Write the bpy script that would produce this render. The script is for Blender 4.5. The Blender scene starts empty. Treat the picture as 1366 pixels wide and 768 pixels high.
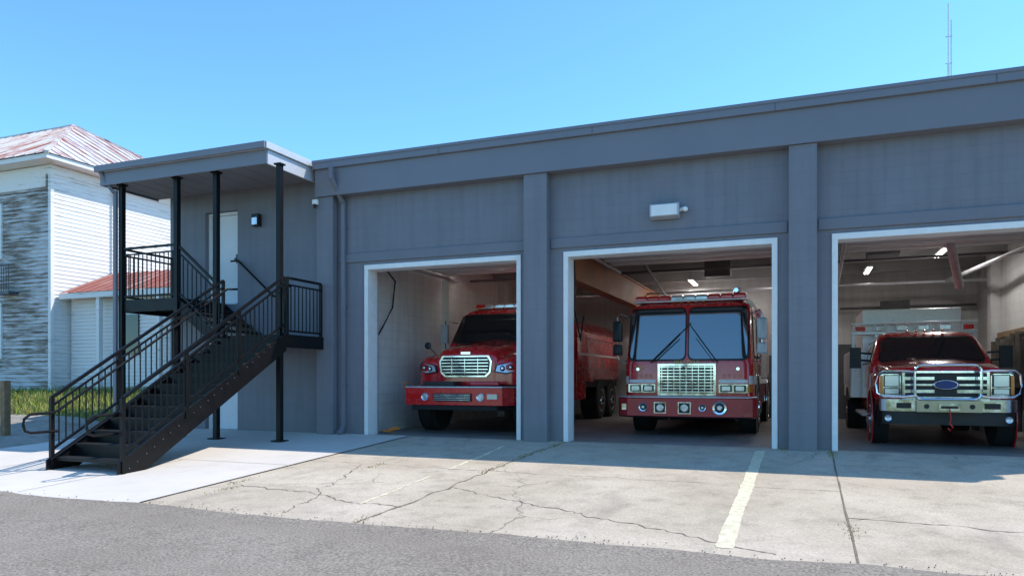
import bpy, bmesh, math, random
from mathutils import Vector, Matrix
random.seed(7)
scene = bpy.context.scene
R = math.radians

# ------------------------------------------------------------ materials
def new_mat(name):
    m = bpy.data.materials.new(name); m.use_nodes = True
    nt = m.node_tree; b = nt.nodes['Principled BSDF']
    return m, nt, b
def N(nt, t, **kw):
    n = nt.nodes.new(t)
    for k, v in kw.items():
        setattr(n, k, v)
    return n
def ramp(nt, stops):
    r = N(nt, 'ShaderNodeValToRGB')
    e = r.color_ramp.elements
    while len(e) < len(stops): e.new(0.5)
    for i, (p, c) in enumerate(stops):
        e[i].position = p
        e[i].color = (c[0], c[1], c[2], 1) if hasattr(c, '__len__') else (c, c, c, 1)
    return r
def objco(nt, scale=(1, 1, 1)):
    g = N(nt, 'ShaderNodeNewGeometry')
    mp = N(nt, 'ShaderNodeMapping'); mp.inputs['Scale'].default_value = scale
    nt.links.new(g.outputs['Position'], mp.inputs['Vector'])
    return mp.outputs['Vector']
def noise(nt, vec, scale, detail=4, rough=0.55):
    n = N(nt, 'ShaderNodeTexNoise'); n.inputs['Scale'].default_value = scale
    n.inputs['Detail'].default_value = detail; n.inputs['Roughness'].default_value = rough
    nt.links.new(vec, n.inputs['Vector']); return n.outputs['Fac']
def mixc(nt, fac, a, b, mode='MIX'):
    m = N(nt, 'ShaderNodeMix', data_type='RGBA', blend_type=mode)
    for s, v in ((m.inputs[0], fac), (m.inputs[6], a), (m.inputs[7], b)):
        if isinstance(v, (int, float)): s.default_value = v
        elif isinstance(v, (tuple, list)): s.default_value = (v[0], v[1], v[2], 1)
        else: nt.links.new(v, s)
    return m.outputs[2]
def math_(nt, op, a, b=None, c=None):
    m = N(nt, 'ShaderNodeMath', operation=op)
    for i, v in enumerate((a, b, c)):
        if v is None: continue
        if isinstance(v, (int, float)): m.inputs[i].default_value = v
        else: nt.links.new(v, m.inputs[i])
    return m.outputs[0]
def bump(nt, b, h, strength=0.3, dist=0.01):
    n = N(nt, 'ShaderNodeBump'); n.inputs['Strength'].default_value = strength
    n.inputs['Distance'].default_value = dist
    nt.links.new(h, n.inputs['Height']); nt.links.new(n.outputs['Normal'], b.inputs['Normal'])

def simple(name, col, rough=0.5, metal=0.0, var=0.12, vs=6.0, coat=0.0, bmp=0.0, ior=None, bs=60, spec=None):
    m, nt, b = new_mat(name)
    v = objco(nt)
    f = noise(nt, v, vs, 5)
    r = ramp(nt, [(0.3, [c * (1 - var) for c in col]), (0.7, [min(1, c * (1 + var)) for c in col])])
    nt.links.new(f, r.inputs[0]); nt.links.new(r.outputs[0], b.inputs['Base Color'])
    rr = ramp(nt, [(0.3, max(0, rough - 0.06)), (0.7, min(1, rough + 0.08))])
    nt.links.new(f, rr.inputs[0]); nt.links.new(rr.outputs[0], b.inputs['Roughness'])
    b.inputs['Metallic'].default_value = metal
    if coat: b.inputs['Coat Weight'].default_value = coat; b.inputs['Coat Roughness'].default_value = 0.04
    if ior: b.inputs['IOR'].default_value = ior
    if spec is not None: b.inputs['Specular IOR Level'].default_value = spec
    if bmp: bump(nt, b, noise(nt, v, bs, 4), bmp, 0.01)
    return m

def block_mat(name, col, joint=0.75, rough=0.6, dirt=0.35, jb=0.35):
    m, nt, b = new_mat(name)
    g = N(nt, 'ShaderNodeNewGeometry'); s = N(nt, 'ShaderNodeSeparateXYZ')
    nt.links.new(g.outputs['Position'], s.inputs[0])
    u = math_(nt, 'ADD', s.outputs[0], s.outputs[1])
    c = N(nt, 'ShaderNodeCombineXYZ'); nt.links.new(u, c.inputs[0]); nt.links.new(s.outputs[2], c.inputs[1])
    br = N(nt, 'ShaderNodeTexBrick'); nt.links.new(c.outputs[0], br.inputs['Vector'])
    br.inputs['Scale'].default_value = 1.0; br.inputs['Brick Width'].default_value = 0.4
    br.inputs['Row Height'].default_value = 0.2; br.inputs['Mortar Size'].default_value = 0.005
    br.inputs['Mortar Smooth'].default_value = 0.6
    br.inputs['Color1'].default_value = (*col, 1)
    br.inputs['Color2'].default_value = (*[x * 0.97 for x in col], 1)
    br.inputs['Mortar'].default_value = (*[x * joint for x in col], 1)
    big = noise(nt, g.outputs['Position'], 0.9, 5)
    r = ramp(nt, [(0.3, 0.92), (0.7, 1.06)]); nt.links.new(big, r.inputs[0])
    cc = mixc(nt, 1.0, br.outputs['Color'], r.outputs[0], 'MULTIPLY')
    st_ = noise(nt, objco(nt, (5, 5, 0.35)), 1.3, 5)       # faint vertical weather streaks
    rs = ramp(nt, [(0.38, 0.93), (0.55, 1.02)]); nt.links.new(st_, rs.inputs[0])
    cc = mixc(nt, 1.0, cc, rs.outputs[0], 'MULTIPLY')
    zz = N(nt, 'ShaderNodeMapRange'); zz.inputs[1].default_value = 0.0; zz.inputs[2].default_value = 0.55
    zz.inputs[3].default_value = dirt; zz.inputs[4].default_value = 0.0
    nz = math_(nt, 'ADD', s.outputs[2], math_(nt, 'MULTIPLY', math_(nt, 'SUBTRACT', noise(nt, g.outputs['Position'], 5, 5), 0.5), 0.6))
    nt.links.new(nz, zz.inputs[0])
    cc = mixc(nt, zz.outputs[0], cc, (0.2, 0.18, 0.155))
    nt.links.new(cc, b.inputs['Base Color']); b.inputs['Roughness'].default_value = rough
    h = math_(nt, 'ADD', math_(nt, 'MULTIPLY', br.outputs['Fac'], -1.0), math_(nt, 'MULTIPLY', noise(nt, g.outputs['Position'], 55, 3), 0.35))
    bump(nt, b, h, jb, 0.008)
    return m

def pavement(name, c1, c2, cracks=0.0, crack_scale=0.45, speck=0.25, stain=0.4, rough=0.9, speck_scale=90):
    m, nt, b = new_mat(name)
    v = objco(nt)
    big = noise(nt, v, 0.55, 6, 0.6); mid = noise(nt, v, 3.2, 6, 0.65); fine = noise(nt, v, speck_scale, 3, 0.7)
    r = ramp(nt, [(0.34, c1), (0.66, c2)]); nt.links.new(big, r.inputs[0])
    rm = ramp(nt, [(0.28, 1 - stain), (0.5, 1.0), (0.75, 1 + stain * 0.25)]); nt.links.new(mid, rm.inputs[0])
    c = mixc(nt, 1.0, r.outputs[0], rm.outputs[0], 'MULTIPLY')
    rf = ramp(nt, [(0.3, 1 - speck), (0.7, 1 + speck)]); nt.links.new(fine, rf.inputs[0])
    c = mixc(nt, 1.0, c, rf.outputs[0], 'MULTIPLY')
    h = fine
    if cracks > 0:
        nn = N(nt, 'ShaderNodeTexNoise'); nn.inputs['Scale'].default_value = 1.8; nn.inputs['Detail'].default_value = 7
        nt.links.new(v, nn.inputs['Vector'])
        add = N(nt, 'ShaderNodeVectorMath', operation='MULTIPLY_ADD')
        nt.links.new(nn.outputs['Color'], add.inputs[0]); add.inputs[1].default_value = (0.6, 0.6, 0); nt.links.new(v, add.inputs[2])
        vo = N(nt, 'ShaderNodeTexVoronoi', feature='DISTANCE_TO_EDGE', voronoi_dimensions='2D')
        vo.inputs['Scale'].default_value = crack_scale; nt.links.new(add.outputs[0], vo.inputs['Vector'])
        cr = ramp(nt, [(0.0, 1.0), (0.002, 0.6), (0.005, 0.0)]); nt.links.new(vo.outputs['Distance'], cr.inputs[0])
        mk = ramp(nt, [(0.48, 0.0), (0.58, 1.0)]); nt.links.new(noise(nt, v, 0.4, 3), mk.inputs[0])
        f = math_(nt, 'MULTIPLY', math_(nt, 'MULTIPLY', cr.outputs[0], mk.outputs[0]), cracks)
        c = mixc(nt, f, c, (0.13, 0.105, 0.075))
        # oil / tyre stains
        o1 = ramp(nt, [(0.60, 0.0), (0.72, 0.35)]); nt.links.new(noise(nt, objco(nt, (1.3, .45, 1)), 1.1, 4), o1.inputs[0])
        c = mixc(nt, o1.outputs[0], c, (0.21, 0.18, 0.145))
        h = math_(nt, 'SUBTRACT', fine, math_(nt, 'MULTIPLY', f, 2.0))
    nt.links.new(c, b.inputs['Base Color']); b.inputs['Roughness'].default_value = rough
    b.inputs['Specular IOR Level'].default_value = 0.2
    bump(nt, b, h, 0.45, 0.006)
    return m

def clap_mat(name, paint, wood, lo, hi):
    m, nt, b = new_mat(name)
    v = objco(nt, (0.6, 0.6, 7.0)); f = noise(nt, v, 2.2, 8, 0.7)
    v2 = objco(nt); g = noise(nt, v2, 0.5, 3)
    s = math_(nt, 'ADD', math_(nt, 'MULTIPLY', f, 0.7), math_(nt, 'MULTIPLY', g, 0.3))
    r = ramp(nt, [(lo, wood), (hi, paint)]); nt.links.new(s, r.inputs[0])
    nt.links.new(r.outputs[0], b.inputs['Base Color']); b.inputs['Roughness'].default_value = 0.8
    bump(nt, b, s, 0.4, 0.01)
    return m
def rust_roof(name, axis, lo=0.42, hi=0.6):
    m, nt, b = new_mat(name)
    sc = (0.35, 2.5, 0.6) if axis == 'y' else (2.5, 0.35, 0.6)
    f = noise(nt, objco(nt, sc), 1.4, 7, 0.65)
    r = ramp(nt, [(lo, (0.62, 0.58, 0.56)), ((lo + hi) / 2, (0.5, 0.33, 0.29)), (hi, (0.33, 0.10, 0.07))]); nt.links.new(f, r.inputs[0])
    nt.links.new(r.outputs[0], b.inputs['Base Color']); b.inputs['Roughness'].default_value = 0.55
    return m

M = {}
M['wall'] = block_mat('painted_block_grey', (0.195, 0.194, 0.222), joint=0.88, jb=0.25)
M['trim'] = simple('painted_trim_grey', (0.175, 0.174, 0.202), 0.5, var=0.08, vs=1.5, bmp=0.08)
M['fascia'] = simple('metal_fascia_grey', (0.185, 0.184, 0.212), 0.38, var=0.06, vs=1.2)
M['fascia_sunlit'] = simple('metal_fascia_sunlit', (0.52, 0.53, 0.56), 0.35, var=0.08, vs=1.2)  # lighter copy of the grey fascia, sunlight painted into its colour
M['soffit'] = simple('soffit_grey', (0.20, 0.198, 0.215), 0.6, var=0.05)
M['white'] = simple('white_trim_paint', (0.82, 0.81, 0.79), 0.45, var=0.05)
M['doorwhite'] = simple('white_door_paint', (0.78, 0.78, 0.8), 0.4, var=0.03)
M['panel'] = simple('garage_door_panel', (0.66, 0.66, 0.65), 0.5, var=0.06)
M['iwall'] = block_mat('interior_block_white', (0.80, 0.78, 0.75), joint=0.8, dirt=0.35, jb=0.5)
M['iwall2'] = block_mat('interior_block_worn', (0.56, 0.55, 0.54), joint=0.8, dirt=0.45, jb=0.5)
M['ceil'] = simple('ceiling_board', (0.34, 0.335, 0.33), 0.8, var=0.15, vs=1.2)
M['steel'] = simple('dark_steel', (0.10, 0.10, 0.11), 0.5, 0.4)
M['galv'] = simple('galvanised', (0.5, 0.5, 0.52), 0.45, 0.35)
M['brown'] = simple('brown_beam', (0.40, 0.16, 0.07), 0.6, var=0.25, vs=2)
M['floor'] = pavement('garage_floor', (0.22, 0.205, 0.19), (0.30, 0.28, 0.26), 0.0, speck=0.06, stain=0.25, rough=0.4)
M['black'] = simple('black_powder_coat', (0.006, 0.006, 0.007), 0.42, var=0.1, spec=0.25)
M['tread'] = simple('stair_tread', (0.018, 0.018, 0.019), 0.6, var=0.3, bmp=0.2, spec=0.2)
M['slab'] = pavement('new_concrete', (0.61, 0.555, 0.495), (0.67, 0.61, 0.55), 0.0, speck=0.06, stain=0.08)
M['apron'] = pavement('old_concrete', (0.44, 0.365, 0.275), (0.56, 0.475, 0.375), 0.8, 0.4, speck=0.22, stain=0.25, speck_scale=45)
M['asphalt'] = pavement('worn_asphalt', (0.235, 0.198, 0.16), (0.285, 0.243, 0.20), 0.0, 0.18, speck=0.55, stain=0.14, speck_scale=45)
M['gravel'] = pavement('gravel', (0.26, 0.23, 0.19), (0.36, 0.32, 0.27), 0, speck=0.5, stain=0.4, speck_scale=40)
M['grassg'] = pavement('grass_soil', (0.07, 0.085, 0.025), (0.12, 0.135, 0.04), 0, speck=0.5, stain=0.5, speck_scale=30)
M['blade'] = simple('grass_blade', (0.24, 0.29, 0.04), 0.6, var=0.5, vs=3)
M['dry'] = simple('dry_weed', (0.26, 0.19, 0.07), 0.8, var=0.4, vs=8)
M['line'] = simple('worn_paint', (0.68, 0.61, 0.43), 0.8, var=0.22, vs=14)
M['joint'] = simple('joint_dark', (0.19, 0.15, 0.11), 0.95, var=0.4, vs=20)
M['red'] = simple('fire_red_paint', (0.66, 0.012, 0.016), 0.25, var=0.04, coat=1.0)
M['maroon'] = simple('bumper_red', (0.52, 0.03, 0.04), 0.35, var=0.06, coat=0.6)
M['chrome'] = simple('chrome', (0.78, 0.82, 0.89), 0.08, 1.0, var=0.03)
M['alu'] = simple('diamond_aluminium', (0.68, 0.68, 0.7), 0.33, 0.6, var=0.08, vs=10)
M['rubber'] = simple('tire_rubber', (0.022, 0.022, 0.022), 0.8, bmp=0.3)
M['blk'] = simple('black_plastic', (0.010, 0.010, 0.011), 0.45)
M['under'] = simple('underbody', (0.015, 0.015, 0.015), 0.8)
M['glass'] = simple('dark_glass', (0.010, 0.012, 0.015), 0.03, var=0.0, ior=1.6)
M['glassb'] = simple('windshield_tinted', (0.02, 0.035, 0.045), 0.02, var=0.0, ior=2.7)
M['lens'] = simple('clear_lens', (0.72, 0.75, 0.80), 0.12, 0.5, var=0.05, coat=1)
M['amber'] = simple('amber_lens', (0.75, 0.22, 0.02), 0.2, coat=1)
M['redlens'] = simple('red_lens', (0.7, 0.01, 0.01), 0.15, coat=1)
M['stripe'] = simple('white_stripe', (0.8, 0.8, 0.78), 0.4)
M['gold'] = simple('gold_leaf', (0.7, 0.5, 0.14), 0.4)
M['tan'] = simple('tan_winch_cover', (0.62, 0.48, 0.26), 0.5, var=0.1)
M['blue'] = simple('blue_badge', (0.01, 0.03, 0.16), 0.3)
M['clapF'] = clap_mat('peeling_boards', (0.58, 0.57, 0.57), (0.19, 0.155, 0.12), 0.43, 0.55)
M['clapS'] = clap_mat('white_boards', (0.80, 0.77, 0.74), (0.38, 0.33, 0.27), 0.34, 0.44)
M['roofF'] = rust_roof('metal_roof_front', 'x', .46, .64); M['roofS'] = rust_roof('metal_roof_side', 'y', .46, .64)
M['roofL'] = rust_roof('red_metal_roof', 'x', 0.25, 0.48)
M['wood'] = simple('weathered_wood', (0.2, 0.13, 0.07), 0.85, var=0.3, vs=9, bmp=0.3)
M['roofing'] = simple('roof_membrane', (0.3, 0.3, 0.3), 0.9)
M['bark'] = simple('bark', (0.10, 0.075, 0.05), 0.9, bmp=0.6, bs=12)
M['leaf'] = simple('leaf', (0.055, 0.10, 0.025), 0.5, var=0.5, vs=1.0)
M['coat'] = simple('turnout_gear', (0.06, 0.05, 0.04), 0.85, var=0.6, vs=4)
def emis(name, col, s):
    m, nt, b = new_mat(name); b.inputs['Emission Color'].default_value = (*col, 1); b.inputs['Emission Strength'].default_value = s
    b.inputs['Base Color'].default_value = (*col, 1); return m
M['tube'] = emis('lit_tube', (1.0, 0.97, 0.9), 6.0)

# ------------------------------------------------------------ mesh builder
class MB:
    def __init__(s): s.bm = bmesh.new(); s.m = []
    def mi(s, k):
        if k not in s.m: s.m.append(k)
        return s.m.index(k)
    def face(s, vs, k):
        try:
            f = s.bm.faces.new(vs); f.material_index = s.mi(k); return f
        except ValueError: return None
    def poly(s, pts, k): return s.face([s.bm.verts.new(p) for p in pts], k)
    def box(s, x0, x1, y0, y1, z0, z1, k):
        v = [s.bm.verts.new(p) for p in ((x0,y0,z0),(x1,y0,z0),(x1,y1,z0),(x0,y1,z0),(x0,y0,z1),(x1,y0,z1),(x1,y1,z1),(x0,y1,z1))]
        for q in ((0,3,2,1),(4,5,6,7),(0,1,5,4),(1,2,6,5),(2,3,7,6),(3,0,4,7)): s.face([v[i] for i in q], k)
    def obox(s, p0, p1, w, h, k, up=Vector((0,0,1))):
        p0, p1 = Vector(p0), Vector(p1); d = (p1-p0).normalized()
        if abs(d.dot(up)) > 0.99: up = Vector((0,1,0))
        a = d.cross(up).normalized(); u = a.cross(d).normalized()
        v = []
        for p in (p0, p1):
            for i, j in ((-1,-1),(1,-1),(1,1),(-1,1)): v.append(s.bm.verts.new(p + a*(i*w/2) + u*(j*h/2)))
        for q in ((3,2,1,0),(4,5,6,7),(0,1,5,4),(1,2,6,5),(2,3,7,6),(3,0,4,7)): s.face([v[i] for i in q], k)
    def prism(s, pts, axis, a0, a1, k):
        def P(p, a):
            return {'x': (a, p[0], p[1]), 'y': (p[0], a, p[1]), 'z': (p[0], p[1], a)}[axis]
        A = [s.bm.verts.new(P(p, a0)) for p in pts]; B = [s.bm.verts.new(P(p, a1)) for p in pts]
        s.face(A, k); s.face(B[::-1], k); n = len(pts)
        for i in range(n): s.face([A[i], B[i], B[(i+1)%n], A[(i+1)%n]], k)
    def loft(s, loops, k, closed=True, cap=True):
        L = [[s.bm.verts.new(p) for p in lp] for lp in loops]; n = len(L[0])
        for a, b in zip(L, L[1:]):
            for i in range(n if closed else n-1): s.face([a[i], a[(i+1)%n], b[(i+1)%n], b[i]], k)
        if cap: s.face(L[0][::-1], k); s.face(L[-1], k)
    def cyl(s, p0, p1, r, k, seg=16, r2=None):
        p0, p1 = Vector(p0), Vector(p1); r2 = r if r2 is None else r2
        d = (p1-p0).normalized(); a = d.orthogonal().normalized(); b = d.cross(a)
        s.loft([[p + a*(rr*math.cos(t*2*math.pi/seg)) + b*(rr*math.sin(t*2*math.pi/seg)) for t in range(seg)] for p, rr in ((p0, r), (p1, r2))], k)
    def tube(s, pts, r, k, seg=8):
        pts = [Vector(p) for p in pts]; loops = []
        ref = Vector((0.13, 0.21, 0.97)).normalized()
        for i, p in enumerate(pts):
            d = (pts[min(i+1, len(pts)-1)] - pts[max(i-1, 0)]).normalized()
            rf = ref if abs(d.dot(ref)) < 0.95 else Vector((0.9, 0.3, 0.1))
            a = d.cross(rf).normalized(); b = d.cross(a)
            loops.append([p + a*(r*math.cos(t*2*math.pi/seg)) + b*(r*math.sin(t*2*math.pi/seg)) for t in range(seg)])
        s.loft(loops, k)
    def lathe_x(s, c, prof, k, seg=28):
        s.loft([[(c[0]+dx, c[1]+r*math.cos(t*2*math.pi/seg), c[2]+r*math.sin(t*2*math.pi/seg)) for t in range(seg)] for dx, r in prof], k)
    def lathe_y(s, c, prof, k, seg=24, sx=1, sz=1):
        s.loft([[(c[0]+sx*r*math.cos(t*2*math.pi/seg), c[1]+dy, c[2]+sz*r*math.sin(t*2*math.pi/seg)) for t in range(seg)] for dy, r in prof], k)
    def obj(s, name, parent=None, bevel=0.0, smooth=True, seg=2):
        bmesh.ops.recalc_face_normals(s.bm, faces=s.bm.faces)
        me = bpy.data.meshes.new(name); s.bm.to_mesh(me); s.bm.free()
        for k in s.m: me.materials.append(M[k])
        if smooth:
            me.shade_smooth(); me.set_sharp_from_angle(angle=R(32))
        o = bpy.data.objects.new(name, me); scene.collection.objects.link(o)
        if parent: o.parent = parent
        if bevel:
            b = o.modifiers.new('bevel', 'BEVEL'); b.width = bevel; b.segments = seg; b.limit_method = 'ANGLE'; b.angle_limit = R(40); b.harden_normals = True
        return o
def empty(name, loc=(0,0,0)):
    e = bpy.data.objects.new(name, None); e.location = loc; e.empty_display_size = 0.5; scene.collection.objects.link(e); return e
def text(name, body, size, loc, rot, mat, parent, ext=0.004):
    c = bpy.data.curves.new(name, 'FONT'); c.body = body; c.size = size; c.extrude = ext; c.align_x = 'CENTER'; c.align_y = 'CENTER'
    c.materials.append(M[mat]); o = bpy.data.objects.new(name, c); o.location = loc; o.rotation_euler = rot
    scene.collection.objects.link(o); o.parent = parent; return o

# ------------------------------------------------------------ terrain
def clamp(v, a, b): return max(a, min(b, v))
def sstep(a, b, x):
    t = clamp((x-a)/(b-a), 0, 1); return t*t*(3-2*t)
def gz(x, y):
    s = -y
    base = -0.05*clamp(s, 0, 6.4) - 0.012*clamp(s-6.4, 0, 8)
    if y > 0.0: base = -0.05 if y > 0.2 else 0.0
    left = base
    if y > -3.6: left = -0.18 + 0.122*(clamp(y, -3.6, 4.0) + 3.6)
    t = 1 - sstep(-16.5, -14.2, x)
    return base*(1-t) + left*t
XS = sorted(set([-600,-300,-120,-70,-50,-40,-32,-26,-22,-19,-17.5,-16.5,-16,-15.5,-15,-14.6,-14.2,-13.9,-12,-10,-8.6,-7.2,-5,-2,0,2,4,5.4,8,12,20,40,90,300,600]))
YS = sorted(set([-600,-300,-120,-60,-40,-30,-22,-14.4,-10,-8,-6.4,-5,-3.6,-2.4,-1.2,-0.4,0,0.21,1,2,4,6,10,20,50,120,300,600]))
def sheet(name, x0, x1, y0, y1, off, k):
    mb = MB()
    xs = sorted(set([x0, x1] + [x for x in XS if x0 < x < x1])); ys = sorted(set([y0, y1] + [y for y in YS if y0 < y < y1]))
    g = [[mb.bm.verts.new((x, y, gz(x, y)+off)) for x in xs] for y in ys]
    for j in range(len(ys)-1):
        for i in range(len(xs)-1): mb.face([g[j][i], g[j][i+1], g[j+1][i+1], g[j+1][i]], k)
    return mb.obj(name, smooth=False)
sheet('ground', -600, 600, -600, 600, -0.02, 'grassg')
sheet('concrete_apron', -7.2, 14, -6.4, 0.0, 0.004, 'apron')
sheet('new_concrete_pavement', -13.9, -7.2, -6.4, 0.0, 0.012, 'slab')
sheet('sidewalk', -60, -13.9, -6.4, -3.6, 0.010, 'slab')
sheet('gravel_driveway', -60, -13.9, -3.6, -0.2, 0.0, 'gravel')
mb = MB()
xs = [-120, -60, -20] + [-20+0.11*i for i in range(1, 320)] + [40, 120]
wv = 0.0; rows = []
for x in xs:
    wv = wv*0.82 + random.uniform(-.018, .018)
    ye = -6.36 + wv + .03*math.sin(x*1.7)
    rows.append([(x, -15.5, gz(x, -15.5)), (x, -10, gz(x, -10)), (x, -6.7, gz(x, -6.7)+.016), (x, ye-.05, gz(x, ye)+.026), (x, ye, gz(x, ye)+.012)])
mb.loft(rows, 'asphalt', closed=False, cap=False)
mb.obj('road', smooth=False)

mb = MB()
def strip(pts, w, off, k, jag=0.0):
    L = []
    for i, (x, y) in enumerate(pts):
        a = pts[max(i-1, 0)]; b = pts[min(i+1, len(pts)-1)]
        d = Vector((b[0]-a[0], b[1]-a[1])).normalized(); n = Vector((-d.y, d.x))*(w/2)*(1+random.uniform(-jag, jag))
        L.append([(x-n.x, y-n.y, gz(x, y)+off), (x+n.x, y+n.y, gz(x, y)+off)])
    mb.loft(L, k, closed=False, cap=False)
def seg(x0, y0, x1, y1, n, j=0.0):
    pts = []; w = 0.0
    for i in range(n+1):
        t = i/n; w = w*0.9 + random.uniform(-j, j)
        e = min(1, 6*t, 6*(1-t)); dx, dy = x1-x0, y1-y0; L = math.hypot(dx, dy)
        pts.append((x0+dx*t - dy/L*w*e, y0+dy*t + dx/L*w*e))
    return pts
strip(seg(-0.62, -0.35, -0.62, -6.15, 60, 0.003), 0.15, 0.008, 'line', 0.13)
mb.obj('parking_line_paint', smooth=False)
mb = MB()
strip(seg(-4.85, -0.8, -4.7, -3.2, 30, 0.01), 0.06, 0.008, 'line', 0.6)
strip(seg(-4.7, -3.8, -4.65, -5.6, 24, 0.01), 0.04, 0.008, 'line', 0.7)
mb.obj('parking_line_paint', smooth=False)
mb = MB()
strip(seg(0.43, -0.05, 0.41, -6.3, 20, 0.004), 0.020, 0.0075, 'joint', 0.3)
strip(seg(-3.95, -0.05, -4.2, -6.3, 70, 0.03), 0.024, 0.0075, 'joint', 0.7)
strip(seg(-7.2, -0.05, -7.2, -6.3, 20, 0.002), 0.02, 0.018, 'joint', 0.2)
strip(seg(-7.2, -3.1, 0.4, -3.35, 110, 0.03), 0.009, 0.0075, 'joint', 0.8)
strip(seg(4.6, -0.05, 4.6, -6.3, 20, 0.004), 0.022, 0.0075, 'joint', 0.3)
strip(seg(0.43, -4.7, 6.0, -5.1, 90, 0.035), 0.013, 0.0075, 'joint', 0.8)
strip(seg(-4.1, -4.4, -0.2, -6.2, 80, 0.05), 0.012, 0.0075, 'joint', 0.8)
strip(seg(-7.2, -4.9, -4.1, -5.6, 60, 0.05), 0.013, 0.0075, 'joint', 0.8)
strip(seg(-6.2, -3.2, -5.2, -6.2, 60, 0.05), 0.012, 0.0075, 'joint', 0.8)
for x in (-9.3, -11.6, -13.9, -16.2): strip(seg(x, -3.65, x, -6.3, 4), 0.012, 0.018, 'joint')
strip(seg(-13.9, -3.6, -7.25, -3.6, 6), 0.012, 0.018, 'joint')
mb.obj('pavement_joints_and_cracks', smooth=False)

def blades(name, n, fn, h0, h1, w, k, k2=None):
    mb = MB()
    for _ in range(n):
        x, y = fn(); z = gz(x, y); a = random.uniform(0, math.pi); h = random.uniform(h0, h1)
        dx, dy = math.cos(a)*w, math.sin(a)*w; lx, ly = random.uniform(-.5,.5)*h, random.uniform(-.5,.5)*h
        mb.poly([(x-dx, y-dy, z), (x+dx, y+dy, z), (x+lx, y+ly, z+h)], k2 if (k2 and random.random() < 0.25) else k)
    return mb.obj(name, smooth=False)
blades('grass', 18000, lambda: (random.uniform(-38, -14.2), random.uniform(-0.3, 5)), 0.06, 0.20, 0.016, 'blade', 'dry')
def weedpos():
    c = random.choice([(-4.05, -1.2), (-4.1, -1.7), (-4.1, -1.9), (-5.9, -3.3), (-7.0, -4.9), (0.42, -0.7), (0.42, -0.25), (-4.2, -6.3), (-6.8,-5.4), (0.42,-5.2), (-4.0,-0.1), (-0.3,-0.1), (-4.08,-2.6), (-4.0,-.6), (-4.12,-3.2)])
    return c[0]+random.gauss(0, 0.04), c[1]+random.gauss(0, 0.16)
blades('weeds', 1300, weedpos, 0.006, 0.03, 0.006, 'dry', 'blade')
mb = MB()
for _ in range(420):
    cx_ = random.choice([-9.5, -6.5, -5.2, -3.1, -1.9, .6, 1.8, 3.0]); x = random.gauss(cx_, .7); y = -6.37 + random.gauss(0, .09); s_ = random.uniform(.003, .008); z = gz(x, y)+.02
    mb.loft([[(x+s_*rr*math.cos(a_*1.571+.5), y+s_*rr*math.sin(a_*1.571+.5), z+h_) for a_ in range(4)] for rr, h_ in ((1, -.008), (1.1, .001), (.4, s_*.6))], 'gravel')
mb.obj('gravel', smooth=False)

# ------------------------------------------------------------ fire station
st = empty('fire_station')
D1 = (-8.23, -4.84); D2 = (-4.01, -0.374); D3 = (0.44, 4.05); DT = 3.42
mb = MB()
ZB, ZT = -0.35, 5.42
mb.box(-13.45, -12.42, 0, .3, ZB, ZT, 'wall'); mb.box(-12.42, -11.5, 0, .3, 2.08, 2.78, 'wall'); mb.box(-12.42, -11.5, 0, .3, 4.84, ZT, 'wall')
mb.box(-11.5, D1[0], 0, .3, ZB, ZT, 'wall')
mb.box(D1[0], D1[1], 0, .3, DT, ZT, 'wall'); mb.box(D1[1], D2[0], 0, .3, ZB, ZT, 'wall')
mb.box(D2[0], D2[1], 0, .3, DT, ZT, 'wall'); mb.box(D2[1], D3[0], 0, .3, ZB, ZT, 'wall')
mb.box(D3[0], D3[1], 0, .3, DT, ZT, 'wall'); mb.box(D3[1], 5.2, 0, .3, ZB, ZT, 'wall')
mb.box(-13.45, -13.15, .3, 10.8, ZB, ZT, 'wall'); mb.box(4.9, 5.2, .3, 10.8, ZB, ZT, 'wall'); mb.box(-13.15, 4.9, 10.5, 10.8, ZB, ZT, 'wall')
mb.obj('walls', st)
mb = MB()
for a, b in ((-9.27, -8.87), (-4.72, -4.27), (-0.2, 0.22), (4.35, 4.78)): mb.box(a, b, -.2, -.001, -.06, 4.85, 'wall')
mb.obj('pilasters', st, bevel=0.012)
mb = MB()
mb.box(-9.27, 5.3, -.24, -.001, 4.85, 5.40, 'fascia')
mb.box(-9.30, 5.33, -.30, .05, 5.40, 5.56, 'fascia')
mb.box(-9.30, 5.33, -.315, -.302, 5.52, 5.575, 'fascia')
for x in (-6.4, -3.4, -.4, 2.6): mb.box(x-.006, x+.006, -.3035, -.3005, 5.40, 5.519, 'steel')
mb.obj('roof_beam_and_coping', st, bevel=0.01)
mb = MB()
mb.box(-13.6, -9.30, -.06, .05, 5.40, 5.56, 'fascia')
mb.box(-13.6, 5.33, .052, 10.9, 5.43, 5.55, 'roofing')
mb.obj('roof', st, bevel=0.01)
mb = MB()
for a, b in ((-8.85, -4.74), (-4.25, -.22), (.24, 4.33)): mb.box(a, b, -.035, -.001, 3.5, 3.68, 'trim')
mb.obj('lintels', st, bevel=0.008)
mb = MB()
for a, b in (D1, D2, D3):
    w = .085
    mb.box(a-.003, a+w, -.025, .33, -.03, DT, 'white'); mb.box(b-w, b+.003, -.025, .33, -.03, DT, 'white'); mb.box(a-.003, b+.003, -.027, .33, DT-w, DT+.012, 'white')
mb.obj('garage_door_frames', st, bevel=0.006)
mb = MB()
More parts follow.
